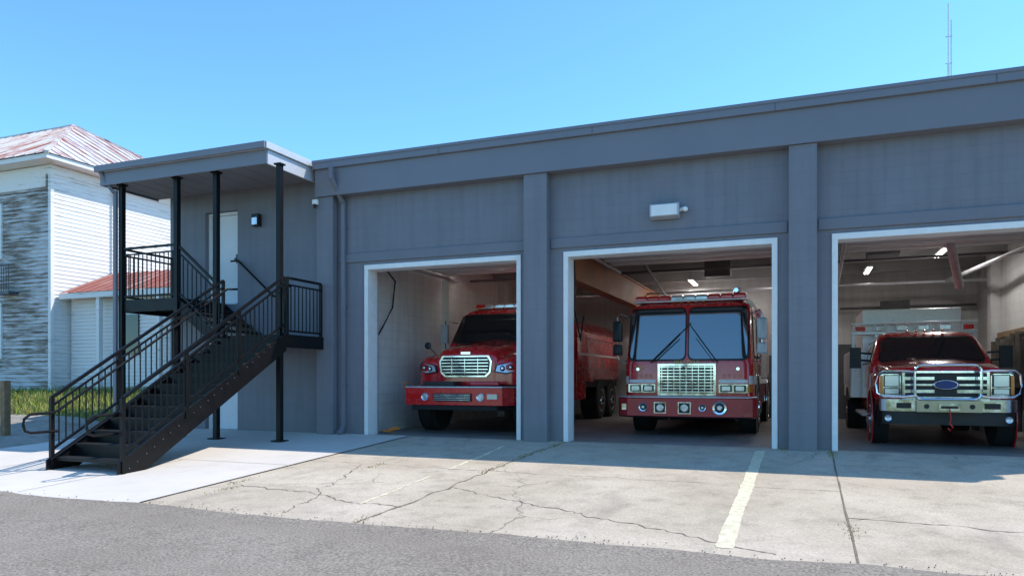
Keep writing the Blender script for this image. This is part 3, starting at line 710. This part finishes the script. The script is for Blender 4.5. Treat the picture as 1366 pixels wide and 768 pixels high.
for sg in (-1, 1):
    mb = MB()
    for (z0, z1_) in ((1.9, 2.32), (1.62, 1.84)):
        mb.loft([rsec(w, z0+e, z1_-e, .03, y, n=3) for (y, w, e) in ((-.05, .06, .03), (-.03, .09, .0), (.04, .095, 0))], 'galv' if sg > 0 else 'blk')
    o = mb.obj('mirror', v); o.location = (sg*1.42, .5, 0)
mb = MB()
mb.box(-1.12, 1.12, .78, 1.12, 2.715, 2.74, 'alu')
for i in range(9):
    x = -1.1+i*.245; mb.loft([rsec(.12, 2.742, zt, .04, y, n=3, cx=x+.12) for y, zt in ((.76, 2.80), (.80, 2.85), (1.08, 2.85), (1.12, 2.80))], 'redlens' if i not in (3, 4, 5) else 'lens')
mb.box(-.95, .95, 1.5, 3.2, 2.68, 2.86, 'red'); mb.lathe_y((.9, 1.0, 2.93), [(0, .05), (.2, .08), (.3, .02)], 'chrome')
for i in range(5): mb.lathe_y((-.3+i*.15, .70, 2.70), [(0,.01),(.0,.02),(.08,.025)], 'amber', 12)
mb.obj('roof_lightbar', v, bevel=.006)
mb = MB()
mb.box(-1.25, 1.25, 3.4, 8.3, .55, 2.72, 'red'); mb.box(-1.15, 1.15, 3.5, 8.2, 2.721, 2.74, 'alu'); mb.box(-.85, .85, .8, 8.1, .38, .70, 'under'); mb.box(-1.2, 1.2, 3.28, 3.42, .62, 2.3, 'blk')
for sg in (-1, 1):
    for y in (3.55, 4.6, 5.65, 7.2):
        mb.box(*sorted((sg*1.251, sg*1.262)), y, y+.95, 1.15, 2.4, 'alu')
    mb.box(*sorted((sg*1.251, sg*1.26)), 3.4, 8.3, 1.02, 1.13, 'stripe')
    mb.cyl((sg*1.0, 3.5, 2.86), (sg*1.0, 8.2, 2.86), .11, 'alu', 10)
    for y, r0 in ((1.95, .64), (6.6, .66)):
        mb.lathe_x((sg*1.262, y, .56), [(-sg*.3, r0-.03), (sg*0, r0-.03), (sg*.006, r0)], 'under', 32)
        mb.lathe_x((sg*1.265, y, .56), [(-sg*.0, r0), (sg*.015, r0), (sg*.015, r0+.05), (0, r0+.05)], 'chrome', 32)
    wheel(mb, sg*1.1, 1.95, .53, .36, sg); wheel(mb, sg*1.1, 6.6, .53, .36, sg)
    mb.box(*sorted((sg*.75, sg*1.2)), 2.6, 2.63, .18, .6, 'blk')
mb.obj('body_and_wheels', v, bevel=.006, seg=1)
text('front_lettering', 'FIRE  RESCUE', .085, (0, .434, 1.465), (R(90), 0, 0), 'gold', v)
text('unit_number', '2181', .09, (-.95, .44, 1.36), (R(90), 0, 0), 'gold', v)
text('side_lettering', 'FIRE', .3, (1.272, 1.35, 1.35), (R(90), 0, R(90)), 'gold', v)

# ---- conventional-cab tanker
v = empty('fire_tanker_truck', (-6.55, .6, 0))
mb = MB()
mb.prism([(-1.24,.24),(-1.08,.0),(1.08,.0),(1.24,.24),(1.24,.60),(-1.24,.60)], 'z', .60, .95, 'red')
mb.prism([(-1.25,.24),(-1.085,-.01),(1.085,-.01),(1.25,.24),(1.25,.62),(-1.25,.62)], 'z', .952, .98, 'alu')
mb.prism([(-1.1,.3),(-.95,.03),(.95,.03),(1.1,.3),(1.1,.6),(-1.1,.6)], 'z', .50, .599, 'under')
mb.obj('bumper', v, bevel=.012)
mb = MB()
mb.box(-.42, .42, -.03, -.001, .68, .84, 'blk')
for i in range(4): mb.box(-.40, .40, -.045, -.031, .70+i*.035, .715+i*.035, 'chrome')
for sg in (-1, 1):
    mb.lathe_y((sg*.62, -.02, .77), [(0, .06), (-.015, .08), (.019, .08)], 'chrome'); mb.lathe_y((sg*.62, -.035, .77), [(0, .01), (0, .045), (.01, .055)], 'lens')
    mb.box(*sorted((sg*.76, sg*.98)), -.02, -.001, .73, .83, 'redlens' if sg < 0 else 'lens')
mb.box(-.75, -.05, .15, .5, .985, 1.08, 'blk'); mb.cyl((.35,.15,1.04), (.95,.15,1.04), .045, 'maroon', 12)
mb.tube([(-1.15,.12,.9), (-1.15,.0,1.05), (-1.02,-.05,1.05)], .012, 'amber')
mb.obj('bumper_equipment', v, bevel=.004)
mb = MB()
mb.loft([rsec(hw, 1.0, zt, r, y, crown=cr) for y, hw, zt, r, cr in ((.62,.64,1.60,.16,.02),(.66,.70,1.68,.20,.03),(.78,.74,1.76,.22,.04),(1.0,.78,1.81,.24,.05),(1.4,.85,1.87,.24,.06),(2.1,.95,1.95,.22,.08))], 'red')
for sg in (-1, 1):
    mb.loft([rsec(hw, z0, zt, r, y, cx=sg*cx) for y, hw, z0, zt, r, cx in ((.64,.20,1.02,1.44,.12,.76),(.70,.27,1.0,1.54,.18,.83),(.82,.32,.99,1.60,.20,.87),(1.0,.35,1.0,1.64,.22,.88),(1.35,.36,1.0,1.67,.22,.88),(1.8,.34,.95,1.66,.2,.88),(2.15,.30,.9,1.62,.14,.86))], 'red')
    mb.lathe_x((sg*1.245, 1.42, .54), [(-sg*.28, .56), (0, .56), (sg*.004, .60)], 'under', 32)
mb.obj('hood', v, bevel=0)
mb = MB()
g = [(-.48,1.17),(.48,1.17),(.58,1.26),(.61,1.50),(.54,1.62),(-.54,1.62),(-.61,1.50),(-.58,1.26)]
mb.prism(g, 'y', .585, .68, 'chrome'); mb.prism([(x*.93, 1.40+(z-1.40)*.86) for x, z in g], 'y', .577, .586, 'blk')
for i in range(5):
    z = 1.265+i*.066; w = (.50, .53, .54, .545, .53)[i]
    mb.box(-w, w, .553, .578, z-.011, z+.011, 'chrome')
for x in (-.3, 0, .3): mb.box(x-.008, x+.008, .558, .5765, 1.235, 1.56, 'chrome')
mb.box(-.11, .11, .60, .66, 1.645, 1.70, 'chrome')
for sg in (-1, 1):
    P = [(.66,.60,1.27),(.92,.625,1.23),(1.14,.74,1.30),(1.17,.80,1.44),(1.08,.73,1.50),(.70,.60,1.42)]
    mb.loft([[(sg*x, y-.022, z) for x, y, z in P], [(sg*x, y+.10, z) for x, y, z in P]], 'blk')
    cxm = sum(p[0] for p in P)/6; czm = sum(p[2] for p in P)/6
    mb.loft([[(sg*(cxm+(x-cxm)*.86), y-.030, czm+(z-czm)*.80) for x, y, z in P], [(sg*(cxm+(x-cxm)*.9), y-.01, czm+(z-czm)*.86) for x, y, z in P]], 'lens')
    mb.lathe_y((sg*.84, .575, 1.35), [(0, .01), (.005, .04), (.02, .06)], 'blk', 20); mb.lathe_y((sg*1.0, .62, 1.37), [(0, .01), (.005, .035), (.02, .055)], 'blk', 20)
    mb.lathe_y((sg*.84, .568, 1.35), [(0, .01), (.005, .03), (.02, .04)], 'chrome', 20); mb.lathe_y((sg*1.0, .613, 1.37), [(0, .01), (.005, .025), (.02, .035)], 'chrome', 20)
    mb.box(*sorted((sg*1.155, sg*1.185)), .80, .88, 1.33, 1.44, 'amber')
mb.obj('grille_and_headlights', v, bevel=.004)
cab = Cab([(.75,2.1,1.13,.1),(1.90,2.02,1.14,.14),(2.0,2.05,1.12,.2),(2.62,2.48,1.04,.22),(2.74,2.62,.96,.25),(2.79,2.8,.84,.25)], 4.4)
mb = MB(); cab.build(mb, 'red'); mb.obj('cab', v)
mb = MB()
cab.patch(mb, -1.06, 1.06, 1.94, 2.66, .006, 'blk', x0t=-.97, x1t=.97, rc=.1); cab.patch(mb, -1.02, 1.02, 1.98, 2.62, .018, 'glass', x0t=-.94, x1t=.94, rc=.08)
for sg in (-1, 1):
    cab.side(mb, sg, 2.35, 3.3, 1.95, 2.58, .006, 'blk', yat=2.65); cab.side(mb, sg, 2.45, 3.22, 2.0, 2.53, .012, 'glass', yat=2.7)
    cab.side(mb, sg, 3.45, 4.25, 1.95, 2.58, .006, 'blk'); cab.side(mb, sg, 3.52, 4.18, 2.0, 2.53, .012, 'glass')
    mb.tube([(sg*1.10, 2.5, 2.45), (sg*1.35, 2.35, 2.5), (sg*1.35, 2.35, 1.85), (sg*1.12, 2.4, 1.85)], .014, 'blk')
    mb.box(sg*1.36-.09, sg*1.36+.09, 2.28, 2.36, 1.98, 2.42, 'galv'); mb.lathe_y((sg*1.10, 1.0, 1.86), [(-.02, .02), (0, .08), (.05, .02)], 'blk', 16)
    mb.tube([(sg*1.10, 1.0, 1.86), (sg*1.05, 1.3, 1.66)], .01, 'blk')
for bx, tx in ((-.2, -.75), (.75, .2)):
    mb.tube([(bx, cab.fy(bx,1.98)-.04, 1.98), (tx, cab.fy(tx,2.25)-.04, 2.2)], .011, 'blk')
mb.obj('windows_and_mirrors', v)
mb = MB()
mb.box(-.75, .75, 2.75, 3.05, 2.81, 2.83, 'alu')
for i in range(6): mb.loft([rsec(.12, 2.831, zt, .04, y, n=3, cx=-.625+i*.25) for y, zt in ((2.74, 2.87), (2.78, 2.91), (3.02, 2.91), (3.06, 2.87))], 'lens' if i in (1,2,3,4) else 'redlens')
for i in range(5): mb.lathe_y((-.6+i*.3, 2.62, 2.80), [(0,.01),(.0,.02),(.08,.025)], 'amber', 12)
mb.obj('roof_lightbar', v)
mb = MB()
mb.box(-.5, .5, .7, 9.0, .55, .85, 'under'); mb.box(-1.12, 1.12, 2.3, 4.3, .45, .74, 'alu')
mb.loft([rsec(hw, 1.05, zt, .4, y) for y, hw, zt in ((4.62,1.15,2.6),(4.7,1.22,2.7),(9.1,1.22,2.7),(9.15,1.15,2.6))], 'red')
mb.box(-1.24, 1.24, 4.6, 5.4, .6, 1.6, 'red'); mb.box(-1.2, 1.2, 5.5, 9.0, .9, 1.06, 'blk')
for sg in (-1, 1):
    mb.box(*sorted((sg*1.225, sg*1.235)), 4.75, 9.05, 1.75, 1.80, 'stripe')
    for z in (1.4, 2.2): mb.box(*sorted((sg*1.222, sg*1.25)), 4.7, 9.1, z, z+.03, 'red')
    wheel(mb, sg*1.07, 1.42, .52, .3, sg); wheel(mb, sg*1.0, 7.0, .52, .5, sg); wheel(mb, sg*1.0, 8.2, .52, .5, sg)
    mb.box(*sorted((sg*1.0, sg*1.26)), 6.3, 8.9, 1.06, 1.12, 'blk')
mb.obj('tank_body_and_wheels', v, bevel=.006, seg=1)

# ---- pickup-based brush truck
v = empty('brush_fire_truck', (2.2, 1.0, 0))
mb = MB()
mb.loft([rsec(hw, .72, zt, r, y, crown=cr) for y, hw, zt, r, cr in ((.30,.80,1.24,.06,.0),(.36,.84,1.32,.1,.02),(.55,.88,1.36,.12,.04),(1.1,.91,1.40,.12,.06),(1.72,.93,1.45,.12,.06))], 'red')
mb.loft([rsec(hw, 1.2, zt, .05, y) for y, hw, zt in ((.5,.34,1.36),(.62,.36,1.42),(1.2,.40,1.47),(1.66,.42,1.50))], 'red')
for sg in (-1, 1):
    mb.loft([rsec(hw, z0, zt, r, y, cx=sg*cx) for y, hw, z0, zt, r, cx in ((.36,.13,.8,1.15,.05,.84),(.45,.17,.8,1.20,.07,.85),(.9,.19,.8,1.25,.08,.86),(1.4,.18,.7,1.26,.08,.86),(1.75,.14,.6,1.26,.08,.86))], 'red')
    mb.lathe_x((sg*1.048, 1.02, .44), [(-sg*.25, .47), (0, .47), (sg*.005, .5)], 'under', 28); mb.lathe_x((sg*1.05, 1.02, .44), [(0,.5),(sg*.02,.5),(sg*.02,.55),(0,.55)], 'red', 28)
mb.obj('hood', v, bevel=.004)
mb = MB()
mb.box(-.63, .63, .24, .30, .80, 1.27, 'chrome'); mb.box(-.59, .59, .232, .241, .84, 1.235, 'blk')
for z in (.93, 1.145):
    for sg in (-1, 1): mb.box(*sorted((sg*.16, sg*.59)), .205, .233, z-.028, z+.028, 'chrome')
mb.box(-.59, -.14, .20, .231, 1.02, 1.055, 'chrome'); mb.box(.14, .59, .20, .231, 1.02, 1.055, 'chrome')
mb.lathe_y((0, .165, 1.04), [(0, .02), (0, .115), (.02, .13), (.06, .13)], 'chrome', 28, 1.5, .66); mb.lathe_y((0, .16, 1.04), [(0, .01), (.0, .104), (.006, .11)], 'blue', 28, 1.5, .66)
for sg in (-1, 1):
    mb.loft([rsec(.165, .84, zt, .06, y, cx=sg*.81) for y, zt in ((.27, 1.22), (.25, 1.25), (.40, 1.27))], 'chrome')
    for z0_, z1_ in ((.875, .985), (1.0, 1.205)):
        mb.box(sg*.79-.12, sg*.79+.12, .238, .2495, z0_, z1_, 'blk'); mb.box(sg*.79-.105, sg*.79+.105, .228, .2375, z0_+.012, z1_-.012, 'lens')
    mb.box(*sorted((sg*.92, sg*.965)), .24, .2495, .88, 1.19, 'amber')
mb.obj('grille_and_headlights', v, bevel=.006)
mb = MB()
mb.prism([(-1.03,.30),(-.98,.14),(-.80,.05),(.80,.05),(.98,.14),(1.03,.30),(1.03,.40),(-1.03,.40)], 'z', .60, .80, 'chrome')
mb.prism([(-1.0,.32),(-.95,.16),(-.78,.08),(.78,.08),(.95,.16),(1.0,.32),(1.0,.40),(-1.0,.40)], 'z', .38, .598, 'blk')
mb.box(-.46, .46, -.12, .05, .60, .78, 'tan'); mb.box(-.15, .15, -.15, -.121, .62, .74, 'chrome'); mb.box(-.12, .12, -.155, -.151, .66, .70, 'blk')
for x in (-.32, .32): mb.cyl((x, -.125, .69), (x, -.11, .69), .04, 'blk', 12)
mb.tube([(0,-.16,.66),(0,-.20,.60),(.01,-.2,.5),(-.01,-.19,.4)], .008, 'redlens'); mb.tube([(0,-.19,.42),(.04,-.19,.36),(.0,-.19,.31),(-.03,-.19,.35)], .014, 'redlens')
for sg in (-1, 1):
    mb.lathe_y((sg*.86, .07, .48), [(0,.02),(-.01,.05),(.04,.06)], 'lens', 16); mb.box(*sorted((sg*.52, sg*.74)), .044, .0495, .65, .74, 'blk')
mb.obj('bumper_and_winch', v, bevel=.012)
mb = MB()
def loop(x0, x1, z0, z1, y, r=.028, c=.07):
    P = []
    for cx, cz, a0 in ((x1-c, z1-c, 0), (x0+c, z1-c, 90), (x0+c, z0+c, 180), (x1-c, z0+c, 270)):
        for i in range(5):
            a = R(a0+i*22.5); P.append((cx+c*math.cos(a), y, cz+c*math.sin(a)))
    P.append(P[0]); mb.tube(P, r, 'chrome', 10)
loop(-.47, .47, .80, 1.36, .02, .024, .10)
for sg in (-1, 1):   # wrap-around headlight hoops
    mb.tube([(sg*.47,.02,.86),(sg*.62,.05,.84),(sg*.92,.09,.84),(sg*1.02,.13,.90),(sg*1.04,.15,1.04),(sg*1.02,.14,1.20),(sg*.94,.10,1.27),(sg*.62,.05,1.27),(sg*.47,.02,1.25)], .019, 'chrome', 10)
    mb.box(*sorted((sg*.45, sg*.475)), .03, .2, .6, 1.0, 'chrome')
mb.obj('brush_guard', v)
cab = Cab([(.55,1.75,.99,.08),(1.36,1.66,1.0,.1),(1.45,1.68,.98,.14),(1.92,2.25,.84,.16),(2.0,2.38,.78,.18),(2.05,2.55,.68,.2)], 4.0)
mb = MB(); cab.build(mb, 'red'); mb.obj('cab', v)
mb = MB()
cab.patch(mb, -.88, .88, 1.44, 1.95, .006, 'blk', x0t=-.78, x1t=.78, rc=.08); cab.patch(mb, -.84, .84, 1.47, 1.92, .014, 'glass', x0t=-.75, x1t=.75, rc=.06)
for sg in (-1, 1):
    cab.side(mb, sg, 2.0, 2.95, 1.42, 1.88, .006, 'blk', yat=2.4); cab.side(mb, sg, 2.12, 2.9, 1.46, 1.85, .012, 'glass', yat=2.45)
    cab.side(mb, sg, 3.02, 3.85, 1.42, 1.88, .006, 'blk'); cab.side(mb, sg, 3.08, 3.8, 1.46, 1.85, .012, 'glass'); cab.side(mb, sg, 2.98, 2.995, .6, 1.9, .007, 'blk')
    mb.tube([(sg*.96, 2.1, 1.48), (sg*1.2, 2.02, 1.5)], .02, 'blk'); mb.tube([(sg*.96, 2.1, 1.62), (sg*1.2, 2.02, 1.64)], .02, 'blk')
    mb.box(sg*1.24-.10, sg*1.24+.10, 1.96, 2.04, 1.34, 1.74, 'blk'); mb.box(sg*1.24-.09, sg*1.24+.09, 2.041, 2.05, 1.38, 1.70, 'chrome')
for bx, tx in ((-.1, -.6), (.6, .1)): mb.tube([(bx, cab.fy(bx,1.46)-.03, 1.46), (tx, cab.fy(tx,1.56)-.03, 1.55)], .009, 'blk')
mb.obj('windows_and_mirrors', v)
mb = MB()
for x in (-.3,-.15,0,.15,.3): mb.lathe_y((x, 2.4, 2.06), [(0,.02),(.03,.03),(.08,.01)], 'amber', 12)
mb.box(-1.2, 1.2, 4.05, 4.16, 2.10, 2.16, 'alu'); mb.box(-1.2, 1.2, 4.05, 4.16, 2.32, 2.36, 'alu')
for i in range(12):
    x = -1.14+i*.207; mb.box(x-.015, x+.015, 4.06, 4.15, 2.16, 2.32, 'alu')
for x in (-1.02, -.6, -.2, .2, .6, 1.02): mb.box(x-.1, x+.1, 4.0, 4.049, 2.175, 2.27, 'lens' if abs(x)<.9 else 'redlens')
for x in (-1.15, 1.15, -.7, .7): mb.box(x-.03, x+.03, 4.06, 4.14, 1.0, 2.10, 'alu')
mb.obj('headache_rack', v, bevel=.006)
mb = MB()
mb.box(-1.2, 1.2, 4.2, 6.8, .72, 1.75, 'alu'); mb.box(-.95, .95, 4.4, 6.6, 1.751, 2.66, 'alu'); mb.box(-.35, .35, .6, 6.7, .4, .7, 'under')
for sg in (-1, 1):
    for y in (4.25, 5.1, 5.95): mb.box(*sorted((sg*1.201, sg*1.215)), y, y+.78, 1.0, 1.7, 'galv')
    wheel(mb, sg*.93, 1.02, .42, .25, sg); wheel(mb, sg*.95, 5.3, .42, .45, sg)
    mb.box(*sorted((sg*.95, sg*1.12)), 2.0, 3.9, .42, .48, 'alu'); mb.box(*sorted((sg*1.19, sg*1.24)), 4.2, 6.8, .66, .72, 'blk')
    mb.lathe_x((sg*1.216, 5.3, .44), [(-sg*.2, .5), (0, .5), (sg*.004, .52)], 'under', 28)
mb.obj('utility_body_and_wheels', v, bevel=.008, seg=1)

# ------------------------------------------------------------ trees across the street
def tree(name, loc, h, cr, nl):
    t = empty(name, loc); mb = MB()
    mb.tube([(0,0,-.3),(.05,0,h*.2),(-.05,.1,h*.4),(.1,0,h*.6)], .22, 'bark', 10)
    tips = []
    for i in range(16):
        a = i*2.4; r = cr*random.uniform(.45, .95); z = h*random.uniform(.38, .95); r *= math.sin(clamp((z/h-.2)/.8, .1, .95)*math.pi)**.5
        p = Vector((r*math.cos(a), r*math.sin(a), z)); tips.append(p); mb.tube([(0,0,h*random.uniform(.25,.5)), p*.55+Vector((0,0,h*.12)), p], .06, 'bark', 6)
    mb.obj('trunk_and_limbs', t)
    mb = MB()
    for _ in range(nl):
        c = random.choice(tips); p = c + Vector([random.gauss(0, cr*.2) for _ in range(3)])
        n = Vector([random.gauss(0,1) for _ in range(3)]).normalized(); a = n.orthogonal().normalized()*random.uniform(.1,.2); b = n.cross(a)
        mb.poly([p-a, p-b*.6, p+a, p+b*.6], 'leaf')
    mb.obj('leaves', t, smooth=False)
tree('deciduous_tree', (-7.5, -34, -.4), 8, 3.2, 3000)
tree('deciduous_tree', (4.5, -24, -.4), 9, 3.6, 3800)
tree('deciduous_tree', (13, -33, -.4), 8.5, 3.4, 3000)

# ------------------------------------------------------------ light, sky, camera
sv = Vector((0.6, 0.36, 1.0)).normalized()
el = math.asin(sv.z); az = math.atan2(sv.x, sv.y)
w = bpy.data.worlds.new('World'); scene.world = w; w.use_nodes = True
nt = w.node_tree; bg = nt.nodes['Background']; sky = nt.nodes.new('ShaderNodeTexSky')
sky.sky_type = 'NISHITA'; sky.sun_disc = False; sky.sun_elevation = el; sky.sun_rotation = az
sky.air_density = 1.0; sky.dust_density = 0.15; sky.ozone_density = 1.0
tint = mixc(nt, 1.0, sky.outputs[0], (0.98, 1.64, 2.02), 'MULTIPLY')
nt.links.new(tint, bg.inputs['Color']); bg.inputs['Strength'].default_value = 0.15
l = bpy.data.lights.new('sun', 'SUN'); l.energy = 5.0; l.angle = R(.5); l.color = (1, .94, .85)
so = bpy.data.objects.new('sun', l); so.rotation_euler = sv.to_track_quat('Z', 'Y').to_euler(); so.location = (10, 5, 20); scene.collection.objects.link(so)
c = bpy.data.cameras.new('camera'); c.sensor_width = 36; c.lens = 971/1366*36; c.shift_y = 120/1366; c.clip_end = 2000; c.clip_start = .05
co = bpy.data.objects.new('camera', c); co.location = (0, -12.6, 1.15); co.rotation_euler = (R(90), 0, R(21.73)); scene.collection.objects.link(co)
scene.camera = co
scene.view_settings.view_transform = 'Standard'; scene.view_settings.look = 'None'; scene.view_settings.exposure = 0
